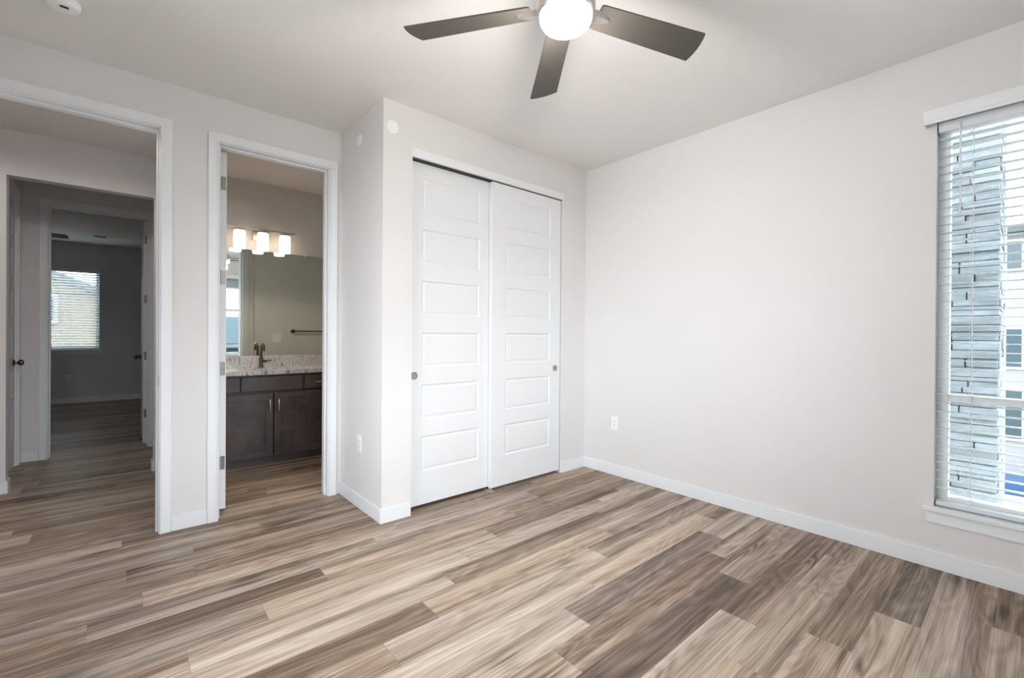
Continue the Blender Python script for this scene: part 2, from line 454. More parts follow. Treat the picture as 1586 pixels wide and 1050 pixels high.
bm = B(); box(bm, 1.285, 2.80, YD2, YD2 + 0.10, 0, H)
props(link_mesh('wall_bath_front', bm, M['wall']), 'thicker bathroom wall carrying the towel bar', 'wall', kind='structure')
bm = B(); box(bm, -3.02, XR + 0.16, YR - 0.16, Y5 + 0.16, H, H + 0.12)
props(link_mesh('ceiling', bm, M['ceiling']), 'pale grey textured flat ceiling', 'ceiling', kind='structure')

# baseboards -----------------------------------------------------------
BH, BT = 0.092, 0.012
def baseboard(name, segs, label):
    bm = B()
    for (x0, x1, y0, y1) in segs: box(bm, x0, x1, y0, y1, 0.0, BH, 0.0025, 2)
    o = link_mesh(name, bm, M['trim']); props(o, label, 'baseboard', kind='structure')
baseboard('baseboard_back', [(XL, D1[0] - 0.065, YD - BT, YD), (D1[1] + 0.063, D2[0] - 0.063, YD - BT, YD)], 'white baseboard between the two doorways')
baseboard('baseboard_closet', [(XC - BT, XC, YC, YD - 0.001), (XC - BT, CO[0], YC - BT, YC), (CO[1] + 0.004, XR, YC - BT, YC)], 'white baseboard wrapping the closet bump-out')
baseboard('baseboard_right', [(XR - BT, XR, YR, YC - BT)], 'white baseboard along the long right wall')
baseboard('baseboard_rear', [(XL, XR - BT, YR, YR + BT)], 'white baseboard behind the camera')
baseboard('baseboard_left', [(XL, XL + BT, YR + BT, YD - BT)], 'white baseboard on the left wall')
baseboard('baseboard_hall', [(-2.2, -0.672 + BT, Y2 - BT, Y2), (-0.672, -0.672 + BT, Y2, Y2b), (0.199 - BT, 0.30, Y2 - BT, Y2), (0.199 - BT, 0.199, Y2, Y2b)], 'white baseboard around the square hall opening')
baseboard('baseboard_passage', [(-0.735, D3[0] - 0.065, Y3 - BT, Y3), (-0.735, -0.735 + BT, 6.10, Y3 - BT), (0.30 - BT, 0.30, Y2b, Y3)], 'white baseboard in the passage')
baseboard('baseboard_far', [(-2.9, 1.2, Y5 - BT, Y5), (1.2 - BT, 1.2, Y3b, Y5 - BT)], 'white baseboard along the far room wall')
baseboard('baseboard_bath', [(1.72, 2.80, YB - BT, YB), (1.285, 2.80, YD2 + 0.10, YD2 + 0.10 + BT)], 'white bathroom baseboard')

# door frames ------------------------------------------------------------
CW, CT = 0.056, 0.016
def casing_bm(x0, x1, zh, yface, sgn, cw=CW):
    """flat casing round an opening, front face at yface + sgn*CT; sgn -1 = towards camera."""
    bm = B(); rv = 0.006
    ya, yb = sorted((yface, yface + sgn * CT))
    for (a, b) in ((x0 - rv - cw, x0 - rv), (x1 + rv, x1 + rv + cw)):
        box(bm, a, b, ya, yb, 0, zh + rv, 0.002, 1)
    # mitred head
    z0, z1 = zh + rv, zh + rv + cw
    vs = [(x0 - rv - cw, z1), (x1 + rv + cw, z1), (x1 + rv, z0), (x0 - rv, z0)]
    lo = [bm.verts.new((x, ya, z)) for x, z in vs]; hi = [bm.verts.new((x, yb, z)) for x, z in vs]
    bm.faces.new(lo); bm.faces.new(list(reversed(hi)))
    for i in range(4): bm.faces.new((lo[i], hi[i], hi[(i + 1) % 4], lo[(i + 1) % 4]))
    # corner blocks that complete the mitre
    for (a, b, c) in (((x0 - rv - cw, z0), (x0 - rv, z0), (x0 - rv - cw, z1)), ((x1 + rv + cw, z0), (x1 + rv, z0), (x1 + rv + cw, z1))):
        l3 = [bm.verts.new((q[0], ya, q[1])) for q in (a, b, c)]; h3 = [bm.verts.new((q[0], yb, q[1])) for q in (a, b, c)]
        bm.faces.new(l3); bm.faces.new(list(reversed(h3)))
        for i in range(3): bm.faces.new((l3[i], h3[i], h3[(i + 1) % 3], l3[(i + 1) % 3]))
    # small raised bead on the inner edge
    yc0, yc1 = (yb, yb + 0.0) if sgn > 0 else (ya - 0.0035, ya)
    if sgn < 0:
        box(bm, x0 - rv - 0.011, x0 - rv - 0.003, yc0, yc1 + .001, 0, z0 + 0.011, 0.0015, 1)
        box(bm, x1 + rv + 0.003, x1 + rv + 0.011, yc0, yc1 + .001, 0, z0 + 0.011, 0.0015, 1)
        box(bm, x0 - rv - 0.003, x1 + rv + 0.003, yc0, yc1 + .001, z0 + 0.003, z0 + 0.011, 0.0015, 1)
    bmesh.ops.recalc_face_normals(bm, faces=bm.faces)
    return bm
def frame(root, D, ya, yb, stop0, stop1):
    x0, x1, zh = D
    ya -= 0.004; yb += 0.004
    j = B(); box(j, x0 - JT, x0, ya, yb, 0, zh + JT, 0.001, 1); box(j, x1, x1 + JT, ya, yb, 0, zh + JT, 0.001, 1); box(j, x0 - JT, x1 + JT, ya, yb, zh, zh + JT, 0.001, 1)
    link_mesh('jamb', j, M['trim'], root)
    s = B(); st = 0.011
    box(s, x0, x0 + st, stop0, stop1, 0, zh, 0.002, 1); box(s, x1 - st, x1, stop0, stop1, 0, zh, 0.002, 1); box(s, x0 + st, x1 - st, stop0, stop1, zh - st, zh, 0.002, 1)
    link_mesh('stop', s, M['trim'], root)
door1 = thing('door_1', ((D1[0] + D1[1]) / 2, YD, 0), 'tall white cased doorway at left opening onto the hall', 'doorway', kind='structure')
link_mesh('casing', casing_bm(*D1, YD, -1), M['trim'], door1); link_mesh('casing', casing_bm(*D1, YD2, 1), M['trim'], door1)
frame(door1, D1, YD, YD2, 3.495, 3.530)
bm = B(); box(bm, D1[1] - 0.0016, D1[1], 3.462, 3.488, 0.90, 0.957, 0.0006, 1); props(link_mesh('strike_plate', bm, M['steel'], door1), 'small dark strike plate')
door2 = thing('door_2', ((D2[0] + D2[1]) / 2, YD, 0), 'white cased bathroom doorway with its door swung inward', 'doorway', kind='structure')
link_mesh('casing', casing_bm(*D2, YD, -1), M['trim'], door2); link_mesh('casing', casing_bm(*D2, YD2, 1), M['trim'], door2)
frame(door2, D2, YD, YD2, 3.495, 3.532)
door3 = thing('door_3', ((D3[0] + D3[1]) / 2, Y3, 0), 'white cased doorway to the dark far room', 'doorway', kind='structure')
link_mesh('casing', casing_bm(*D3, Y3, -1), M['trim'], door3); link_mesh('casing', casing_bm(*D3, Y3b, 1), M['trim'], door3)
frame(door3, D3, Y3, Y3b, 6.195, 6.230)

def panel_door(axis, a0, a1, f0, f1, z0, z1, rows, sa0, sa1, depth=0.008):
    """slab with recessed panels on both faces. axis 'Y': door spans x=a0..a1, faces y=f0 (front), f1 (back)."""
    bm = B()
    us = [a0, sa0, sa1, a1]
    zs = [z0]
    for (q0, q1) in sorted(rows): zs += [q0, q1]
    zs.append(z1)
    P = lambda u, d, z: (u, d, z) if axis == 'Y' else (d, u, z)
    for (f, sg) in ((f0, 1), (f1, -1)):
        if f0 > f1: sg = -sg
        for i in range(3):
            for j in range(len(zs) - 1):
                u0, u1, w0, w1 = us[i], us[i + 1], zs[j], zs[j + 1]
                if i == 1 and j % 2 == 1:
                    # moulded panel: slope down, then back up to a slightly lower field
                    rings = [(0, 0), (0.004, 0.0006), (0.013, depth), (0.017, depth), (0.030, depth * 0.45), (0.033, depth * 0.4)]
                    prev = None
                    for (ins, dp) in rings:
                        cur = [bm.verts.new(P(uu, f + sg * dp, ww)) for uu, ww in ((u0 + ins, w0 + ins), (u1 - ins, w0 + ins), (u1 - ins, w1 - ins), (u0 + ins, w1 - ins))]
                        if prev:
                            for q in range(4): bm.faces.new((prev[q], prev[(q + 1) % 4], cur[(q + 1) % 4], cur[q]))
                        prev = cur
                    bm.faces.new(prev)
                else:
                    bm.faces.new([bm.verts.new(P(uu, f, ww)) for uu, ww in ((u0, w0), (u1, w0), (u1, w1), (u0, w1))])
    for (q) in (((a0, z0), (a0, z1)), ((a1, z0), (a1, z1)), ((a0, z0), (a1, z0)), ((a0, z1), (a1, z1))):
        (ua, wa), (ub, wb_) = q
        bm.faces.new([bm.verts.new(P(*c)) for c in ((ua, f0, wa), (ub, f0, wb_), (ub, f1, wb_), (ua, f1, wa))])
    bmesh.ops.remove_doubles(bm, verts=bm.verts, dist=1e-5)
    bmesh.ops.recalc_face_normals(bm, faces=bm.faces)
    return bm
ROWS = [(0.262, 0.512), (0.622, 0.872), (0.988, 1.235), (1.350, 1.597), (1.708, 1.955), (2.067, 2.310)]
def hinge(root, x0, x1, yface, z, sgn=-1, pin_x=None):
    bm = B()
    ya, yb = sorted((yface, yface + sgn * 0.002))
    box(bm, x0, x1, ya, yb, z - 0.045, z + 0.045, 0.0008, 1)
    if pin_x is None: pin_x = x0
    lathe(bm, [(0.0, -0.05), (0.0045, -0.047), (0.006, -0.044), (0.006, 0.044), (0.0045, 0.047), (0, 0.05)], (pin_x, yface - 0.004, z), n=12)
    for dz in (-0.028, 0, 0.028):
        lathe(bm, [(0.0035, 0), (0.0035, -0.0006), (0, -0.0008)], ((x0 + x1) / 2, yface + sgn * 0.002, z + dz), axis='Y', n=8)
    return link_mesh('hinge', bm, M['steel'], root)
def knob_bm(center, d, dirx):
    """round rosette, neck and egg-shaped knob protruding along +/-x."""
    bm = B(); s = dirx
    prof = [(0, 0), (0.031, 0), (0.031, 0.004), (0.026, 0.009), (0.013, 0.013), (0.011, 0.026), (0.016, 0.032), (0.025, 0.040), (0.0275, 0.049), (0.025, 0.058), (0.016, 0.065), (0, 0.067)]
    lathe(bm, [(r, h_ * s) for r, h_ in prof], center, axis='X', n=28)
    return bm
# bathroom door, open 90 degrees into the bathroom
bd = link_mesh('slab', panel_door('X', 3.582, 4.262, 0.491, 0.526, 0.030, 2.440, ROWS, 3.69, 4.155), M['door'], door2)
for z in (2.229, 1.595, 0.978, 0.342): hinge(bd, 0.4965, 0.5205, 3.582, z, -1, 0.487)
for s, x in ((1, 0.526), (-1, 0.491)):
    shade_auto(link_mesh('knob', knob_bm((x, 4.20, 0.935), 0, s * (1 if s > 0 else 0.95)), M['nickel_dark'], bd))
# far room door, opened inward against the right
fd = link_mesh('slab', panel_door('X', 6.288, 7.02, 0.158, 0.193, 0.018, 2.415, ROWS, 6.40, 6.91), M['door'], door3)
for z in (2.214, 1.579, 0.964, 0.341): hinge(fd, 0.166, 0.188, 6.288, z, -1, 0.197)
for s, x in ((1, 0.193), (-1, 0.158)): shade_auto(link_mesh('knob', knob_bm((x, 6.955, 0.925), 0, s), M['nickel_dark'], fd))
# passage door in the left passage wall (closed)
door4 = thing('door_4', (-0.735, 5.6, 0), 'closed white panel door seen edge-on at the far left of the passage', 'door', kind='structure')
xs = -0.735
bm = B()
for (a, b) in ((5.155, 5.209), (6.041, 6.097)): box(bm, xs, xs + CT, a, b, 0, 2.446, 0.002, 1)
box(bm, xs, xs + CT, 5.155, 6.097, 2.446, 2.502, 0.002, 1)
link_mesh('casing', bm, M['trim'], door4)
bm = B(); box(bm, -0.845, xs, 5.215, 5.222, 0, 2.44); box(bm, -0.845, xs, 6.028, 6.035, 0, 2.44); box(bm, -0.845, xs, 5.222, 6.028, 2.433, 2.44)
link_mesh('jamb', bm, M['trim'], door4)
d4 = link_mesh('slab', panel_door('X', 5.225, 6.025, -0.748, -0.783, 0.012, 2.430, ROWS, 5.34, 5.91), M['door'], door4)
shade_auto(link_mesh('knob', knob_bm((-0.748, 5.955, 0.94), 0, 1.0), M['nickel_dark'], d4))

# ------------------------------------------------------------------ closet sliding doors
trim = B(); box(trim, 1.457, 2.955, YC - 0.011, YC + 0.0, CO[2] + 0.001, 2.473, 0.002, 1)
props(link_mesh('trim_1', trim, M['trim']), 'white fascia board above the sliding closet doors', 'trim', kind='structure')
tk = B(); box(tk, CO[0], CO[1], YC + 0.004, YC + 0.10, CO[2] - 0.006, CO[2])
props(link_mesh('closet_track', tk, M['dark']), 'dark metal track hidden over the closet doors', 'track', kind='structure')
ja = B()
box(ja, CO[1] - 0.004, CO[1], YC + 0.0, YC + 0.112, 0, CO[2]); box(ja, CO[0], CO[0] + 0.004, YC + 0.0, YC + 0.112, 0, CO[2])
props(link_mesh('trim_2', ja, M['trim']), 'thin white side jambs of the closet opening', 'trim', kind='structure')
def pull(root, x, y, z):
    bm = B(); lathe(bm, [(0.0265, 0.001), (0.0265, -0.003), (0.0245, -0.0045), (0.0215, -0.0042), (0.0195, -0.0014), (0.0, -0.0010)], (x, y, z), axis='Y', n=32)
    # finger cup: flip so the flange faces the room
    o = link_mesh('finger_pull', bm, M['satin'], root); shade_auto(o); return props(o, 'round brushed nickel finger pull')
cdL = thing('closet_door', (1.815, YC + 0.06, 0), 'left sliding white six-panel closet door, set behind the other', 'closet door', 'sliding closet doors')
link_mesh('slab', panel_door('Y', 1.468, 2.196, YC + 0.042, YC + 0.077, 0.034, 2.404, ROWS, 1.562, 2.067), M['door'], cdL)
pull(cdL, 1.510, YC + 0.042, 0.934)
cdR = thing('closet_door', (2.54, YC + 0.02, 0), 'right sliding white six-panel closet door, in front near the room corner', 'closet door', 'sliding closet doors')
link_mesh('slab', panel_door('Y', 2.152, 2.918, YC + 0.001, YC + 0.036, 0.030, 2.402, ROWS, 2.288, 2.796), M['door'], cdR)
pull(cdR, 2.857, YC + 0.001, 0.931)
bm = B(); box(bm, 2.147, 2.185, YC - 0.008, YC + 0.085, 0.0, 0.007, 0.001, 1); box(bm, 2.150, 2.157, YC - 0.006, YC - 0.001, 0.007, 0.030, 0.001, 1); box(bm, 2.160, 2.18, YC + 0.037, YC + 0.041, 0.007, 0.040)
props(link_mesh('floor_guide', bm, simple('tan_plastic', (0.52, 0.44, 0.36, 1), 0.5)), 'small tan plastic guide on the floor where the closet doors meet', 'door guide')

# ------------------------------------------------------------------ wall plates, outlets, detectors
def disc(name, c, axis, s, r, label, cat, mat):
    bm = B(); lathe(bm, [(0, 0), (r, 0), (r, 0.003 * s), (r * 0.93, 0.006 * s), (0, 0.0065 * s)], c, axis=axis, n=40)
    o = link_mesh(name, bm, mat); shade_auto(o); return props(o, label, cat, 'round cover plates high on the closet walls')
disc('cover_plate', (1.321, YC, 2.566), 'Y', -1, 0.043, 'round white cover plate high above the closet doors at the corner', 'cover plate', M['plastic'])
disc('cover_plate', (XC, 3.115, 2.584), 'X', -1, 0.043, 'round white cover plate high on the narrow closet side wall', 'cover plate', M['plastic'])
def outlet(P, label, kind='outlet', w=0.07, h=0.117):
    """P(u, d, z) maps plate coords to world; u across, d out of wall."""
    c = P(0, 0, 0)
    root = thing('wall_outlet' if kind == 'outlet' else 'light_switch', c, label, kind)
    def bx(bm, u0, u1, d0, d1, z0, z1, bev=0):
        a, b = P(u0, d0, z0), P(u1, d1, z1)
        box(bm, min(a[0], b[0]), max(a[0], b[0]), min(a[1], b[1]), max(a[1], b[1]), min(a[2], b[2]), max(a[2], b[2]), bev, 2)
    bm = B(); bx(bm, -w / 2, w / 2, 0, 0.006, -h / 2, h / 2, 0.002); link_mesh('plate', bm, M['plastic'], root)
    if kind == 'outlet':
        for zc in (-0.0195, 0.0195):
            bm = B(); bx(bm, -0.017, 0.017, 0.006, 0.0085, zc - 0.0145, zc + 0.0145, 0.002); so = link_mesh('socket', bm, M['plastic'], root)
            bm = B()
            for u in (-0.0065, 0.0065): bx(bm, u - 0.0011, u + 0.0011, 0.0083, 0.0088, zc - 0.002, zc + 0.0065)
            bx(bm, -0.0025, 0.0025, 0.0083, 0.0088, zc - 0.010, zc - 0.006)
            link_mesh('slots', bm, M['slot'], so)
    else:
        n = 2
        for i in range(n):
            uc = (i - (n - 1) / 2) * 0.046
            bm = B(); bx(bm, uc - 0.0165, uc + 0.0165, 0.006, 0.010, -0.033, 0.033, 0.002); link_mesh('rocker', bm, M['plastic'], root)
    return root
outlet(lambda u, d, z: (XC - d, 3.094 + u, 0.450 + z), 'white duplex outlet low on the narrow closet side wall')
outlet(lambda u, d, z: (XR - d, 2.393 + u, 0.452 + z), 'white duplex outlet low on the long blank right wall')
outlet(lambda u, d, z: (-0.715 + u, Y5 - d, 0.43 + z), 'white outlet on the dark far room wall under the window')
outlet(lambda u, d, z: (1.545 + u, YD2 + 0.10 + d, 1.155 + z), 'white double rocker switch on the bathroom wall, seen in the mirror', 'light switch', 0.117, 0.117)

root = thing('smoke_detector', (-0.215, 2.925, H), 'round white smoke detector on the ceiling at the top left', 'smoke detector')
bm = B(); lathe(bm, [(0, 0), (0.062, 0), (0.062, -0.012), (0.055, -0.030), (0.045, -0.036), (0, -0.038)], (-0.215, 2.925, H), n=40); shade_auto(link_mesh('housing', bm, M['plastic'], root))
bm = B()
for k in range(3): box(bm, -0.225, -0.195, 2.893 + 0.006 * k, 2.8955 + 0.006 * k, H - 0.0388, H - 0.0365)
props(link_mesh('sounder_slots', bm, M['slot'], root), 'dark slots')
# far room ceiling register
root = thing('ceiling_vent', (-0.29, 9.75, H), 'small grey vent in the far room ceiling', 'vent')
bm = B(); box(bm, -0.365, -0.215, 9.68, 9.82, H - 0.006, H, 0.002, 1); link_mesh('frame', bm, M['steel'], root)
bm = B()
for k in range(6): box(bm, -0.352, -0.228, 9.694 + k * 0.02, 9.702 + k * 0.02, H - 0.009, H - 0.004)
link_mesh('louvres', bm, M['steel'], root)

# ------------------------------------------------------------------ windows
def window_x(name, xw, w, rails, label, s=1):
    """window in a wall normal to X; room on the -X side."""
    y0, y1, z0, z1 = w
    root = thing(name, (xw, (y0 + y1) / 2, z0), label, 'window', kind='structure')
    xa, xb = sorted((xw + s * 0.074, xw + s * 0.140))
    fw = 0.047
    bm = B()
    box(bm, xa, xb, y0, y0 + fw, z0, z1, 0.003, 1); box(bm, xa, xb, y1 - fw, y1, z0, z1, 0.003, 1)
    box(bm, xa, xb, y0 + fw, y1 - fw, z0, z0 + fw, 0.003, 1); box(bm, xa, xb, y0 + fw, y1 - fw, z1 - fw, z1, 0.003, 1)
    fr_ = link_mesh('window_frame', bm, M['vinyl'], root)
    for z in rails:
        bm = B(); box(bm, xa - 0.004, xb - 0.01, y0 + fw, y1 - fw, z - 0.019, z + 0.019, 0.003, 1); link_mesh('meeting_rail', bm, M['vinyl'], root)
    zz = [z0 + fw] + [q for r_ in sorted(rails) for q in (r_ - 0.019, r_ + 0.019)] + [z1 - fw]
    for i in range(0, len(zz), 2):
        bm = B(); box(bm, xa + 0.03, xa + 0.034, y0 + fw - .003, y1 - fw + .003, zz[i] - .003, zz[i + 1] + .003); link_mesh('pane', bm, M['glass'], root)
    st = B(); a, b = sorted((xw - s * 0.0, xw + s * 0.074)); box(st, a, b, y0, y1, z0 - 0.004, z0 + 0.002)
    a, b = sorted((xw - s * 0.030, xw)); box(st, a, b, y0 - 0.043, y1 + 0.043, z0 - 0.02, z0 + 0.002, 0.003, 2)
    link_mesh('window_sill', st, M['trim'], root)
    ap = B(); a, b = sorted((xw - s * 0.013, xw)); box(ap, a, b, y0 - 0.031, y1 + 0.031, z0 - 0.083, z0 - 0.02, 0.002, 1); link_mesh('apron', ap, M['trim'], root)
    return root
window_x('window_1', XR, WIN, [0.898], 'tall white vinyl window behind blinds at the right edge')
window_x('added_window_4', XL, ADDED_LWIN, [0.935], 'unseen wide window added left of the camera to light the room', -1)  # invented window, lets extra daylight into the bedroom
def window_y(name, yw, s, w, rails, mull, label, sill=True):
    """window in a wall normal to Y; s=+1 outside is +Y."""
    x0, x1, z0, z1 = w
    root = thing(name, ((x0 + x1) / 2, yw, z0), label, 'window', kind='structure')
    ya, yb = sorted((yw + s * 0.088, yw + s * 0.15)); fw = 0.047
    bm = B()
    box(bm, x0, x0 + fw, ya, yb, z0, z1, 0.003, 1); box(bm, x1 - fw, x1, ya, yb, z0, z1, 0.003, 1)
    box(bm, x0 + fw, x1 - fw, ya, yb, z0, z0 + fw, 0.003, 1); box(bm, x0 + fw, x1 - fw, ya, yb, z1 - fw, z1, 0.003, 1)
    for x in mull: box(bm, x - 0.03, x + 0.03, ya, yb, z0 + fw, z1 - fw, 0.003, 1)
    link_mesh('window_frame', bm, M['vinyl'], root)
    for z in rails:
        bm = B(); box(bm, x0 + fw, x1 - fw, ya + .004, yb - .004, z - 0.03, z + 0.03, 0.003, 1); link_mesh('meeting_rail', bm, M['vinyl'], root)
    bm = B(); box(bm, x0 + fw - .003, x1 - fw + .003, (ya + yb) / 2, (ya + yb) / 2 + 0.004, z0 + fw - .003, z1 - fw + .003); link_mesh('pane', bm, M['glass'], root)
    if sill:
        yi = yw - s * 0.028; a, b = sorted((yi, yw + s * 0.088)); bm = B()
        a, b = sorted((yw, yw + s * 0.088)); box(bm, x0, x1, a, b, z0 - 0.004, z0 + 0.002); a, b = sorted((yi, yw)); box(bm, x0 - 0.03, x1 + 0.03, a, b, z0 - 0.02, z0 + 0.002, 0.003, 2)
        link_mesh('window_sill', bm, M['trim'], root)
        a, b = sorted((yw - s * 0.012, yw)); bm = B(); box(bm, x0 - 0.02, x1 + 0.02, a, b, z0 - 0.075, z0 - 0.02, 0.002, 1); link_mesh('apron', bm, M['trim'], root)
    return root
window_y('window_2', YR, -1, RWIN, [0.935, 1.69], [], 'window in the wall behind, made wide for light, reflected in the bathroom mirror')
window_y('window_3', Y5, 1, FWIN, [], [], 'far room window glowing behind its blind')

# blind on the right window
y0, y1, z0, z1 = WIN
root = thing('window_blind', (XR, (y0 + y1) / 2, z0), 'white horizontal-slat blind lowered over the tall right window', 'window blind', 'white slat blinds')
bm = B()
box(bm, XR - 0.062, XR - 0.050, y0 - 0.047, y1 + 0.047, 2.338, 2.412, 0.003, 2); box(bm, XR - 0.066, XR - 0.058, y0 - 0.047, y1 + 0.047, 2.352, 2.398, 0.003, 2)
box(bm, XR - 0.052, XR - 0.001, y1 + 0.037, y1 + 0.047, 2.338, 2.412, 0.002, 1); box(bm, XR - 0.052, XR - 0.001, y0 - 0.047, y0 - 0.037, 2.338, 2.412, 0.002, 1)
box(bm, XR - 0.052, XR - 0.001, y0 - 0.037, y1 + 0.037, 2.40, 2.408)
link_mesh('valance', bm, M['trim'], root)
bm = B(); box(bm, XR + 0.012, XR + 0.062, y0 + 0.004, y1 - 0.004, 2.305, 2.357, 0.003, 1); link_mesh('headrail', bm, M['trim'], root)
bm = B(); z = 2.268; sl = []
while z > 0.40:
    n0 = len(bm.verts)
    # gently crowned slat
    W2, cr_ = 0.025, 0.0022
    sec = [(-W2, 0), (-W2 * .5, cr_ * .75), (0, cr_), (W2 * .5, cr_ * .75), (W2, 0), (W2, -0.0024), (W2 * .5, cr_ * .75 - .0024), (0, cr_ - .0024), (-W2 * .5, cr_ * .75 - .0024), (-W2, -.0024)]
    A = [bm.verts.new((XR + 0.037 + a, y0 + 0.006, z + b)) for a, b in sec]; D = [bm.verts.new((XR + 0.037 + a, y1 - 0.006, z + b)) for a, b in sec]
    for i in range(10): bm.faces.new((A[i], D[i], D[(i + 1) % 10], A[(i + 1) % 10]))
    bm.faces.new(A); bm.faces.new(list(reversed(D)))
    z -= 0.0449
bmesh.ops.recalc_face_normals(bm, faces=bm.faces)
link_mesh('slats', bm, M['slat'], root)
bm = B(); box(bm, XR + 0.011, XR + 0.063, y0 + 0.006, y1 - 0.006, 0.334, 0.356, 0.004, 2); link_mesh('bottom_rail', bm, M['slat'], root)
for yy in (y1 - 0.135, (y0 + y1) / 2, y0 + 0.135):
    bm = B()
    for xx in (XR + 0.010, XR + 0.064): tube(bm, [(xx, yy, 2.31), (xx, yy, 0.345)], 0.0011, 6)
    for xx in (XR + 0.010,): tube(bm, [(xx, yy + 0.008, 2.31), (xx, yy + 0.008, 0.345)], 0.0007, 6)
    link_mesh('ladder_cord', bm, M['slat'], root)
bm = B(); tube(bm, [(XR + 0.006, 0.258, 2.335), (XR + 0.004, 0.256, 2.30), (XR + 0.003, 0.2555, 1.93), (XR + 0.003, 0.2555, 1.865)], [0.002, 0.004, 0.004, 0.0055], 8); link_mesh('tilt_wand', bm, M['slat'], root)

# raised blind on the rear window
x0, x1, z0, z1 = RWIN
root = thing('window_blind', ((x0 + x1) / 2, YR, z1), 'raised white blind bunched at the top of the rear window', 'window blind', 'white slat blinds')
bm = B(); box(bm, x0 - 0.045, x1 + 0.045, YR + 0.05, YR + 0.062, 2.335, 2.412, 0.003, 1); link_mesh('valance', bm, M['trim'], root)
bm = B()
for k in range(30): box(bm, x0 + 0.006, x1 - 0.006, YR - 0.065, YR - 0.015, 2.350 - 0.0066 * (k + 1), 2.350 - 0.0066 * (k + 1) + 0.003)
link_mesh('slats', bm, M['slat'], root)
bm = B(); box(bm, x0 + 0.006, x1 - 0.006, YR - 0.065, YR - 0.013, 2.125, 2.147, 0.003, 1); link_mesh('bottom_rail', bm, M['slat'], root)

# far room blind: slats tilted nearly shut
x0, x1, z0, z1 = FWIN
root = thing('window_blind', ((x0 + x1) / 2, Y5, z0), 'white slat blind lowered over the small far room window', 'window blind', 'white slat blinds')
bm = B(); box(bm, x0 + 0.004, x1 - 0.004, Y5 + 0.008, Y5 + 0.06, z1 - 0.055, z1, 0.003, 1); link_mesh('headrail', bm, M['trim'], root)
bm = B(); z = z1 - 0.085; tilt = math.radians(-27)
while z > z0 + 0.04:
    W2 = 0.025; ca, sa = math.cos(tilt) * W2, math.sin(tilt) * W2
    sec = [(-ca, -sa), (ca, sa), (ca, sa - 0.003), (-ca, -sa - 0.003)]
    A = [bm.verts.new((x0 + 0.006, Y5 + 0.036 + a, z + b)) for a, b in sec]; D = [bm.verts.new((x1 - 0.006, Y5 + 0.036 + a, z + b)) for a, b in sec]
    for i in range(4): bm.faces.new((A[i], D[i], D[(i + 1) % 4], A[(i + 1) % 4]))
    bm.faces.new(A); bm.faces.new(list(reversed(D)))
    z -= 0.0445
bmesh.ops.recalc_face_normals(bm, faces=bm.faces)
link_mesh('slats', bm, M['slat'], root)
bm = B(); box(bm, x0 + 0.006, x1 - 0.006, Y5 + 0.012, Y5 + 0.06, z0 + 0.006, z0 + 0.028, 0.003, 1); link_mesh('bottom_rail', bm, M['slat'], root)

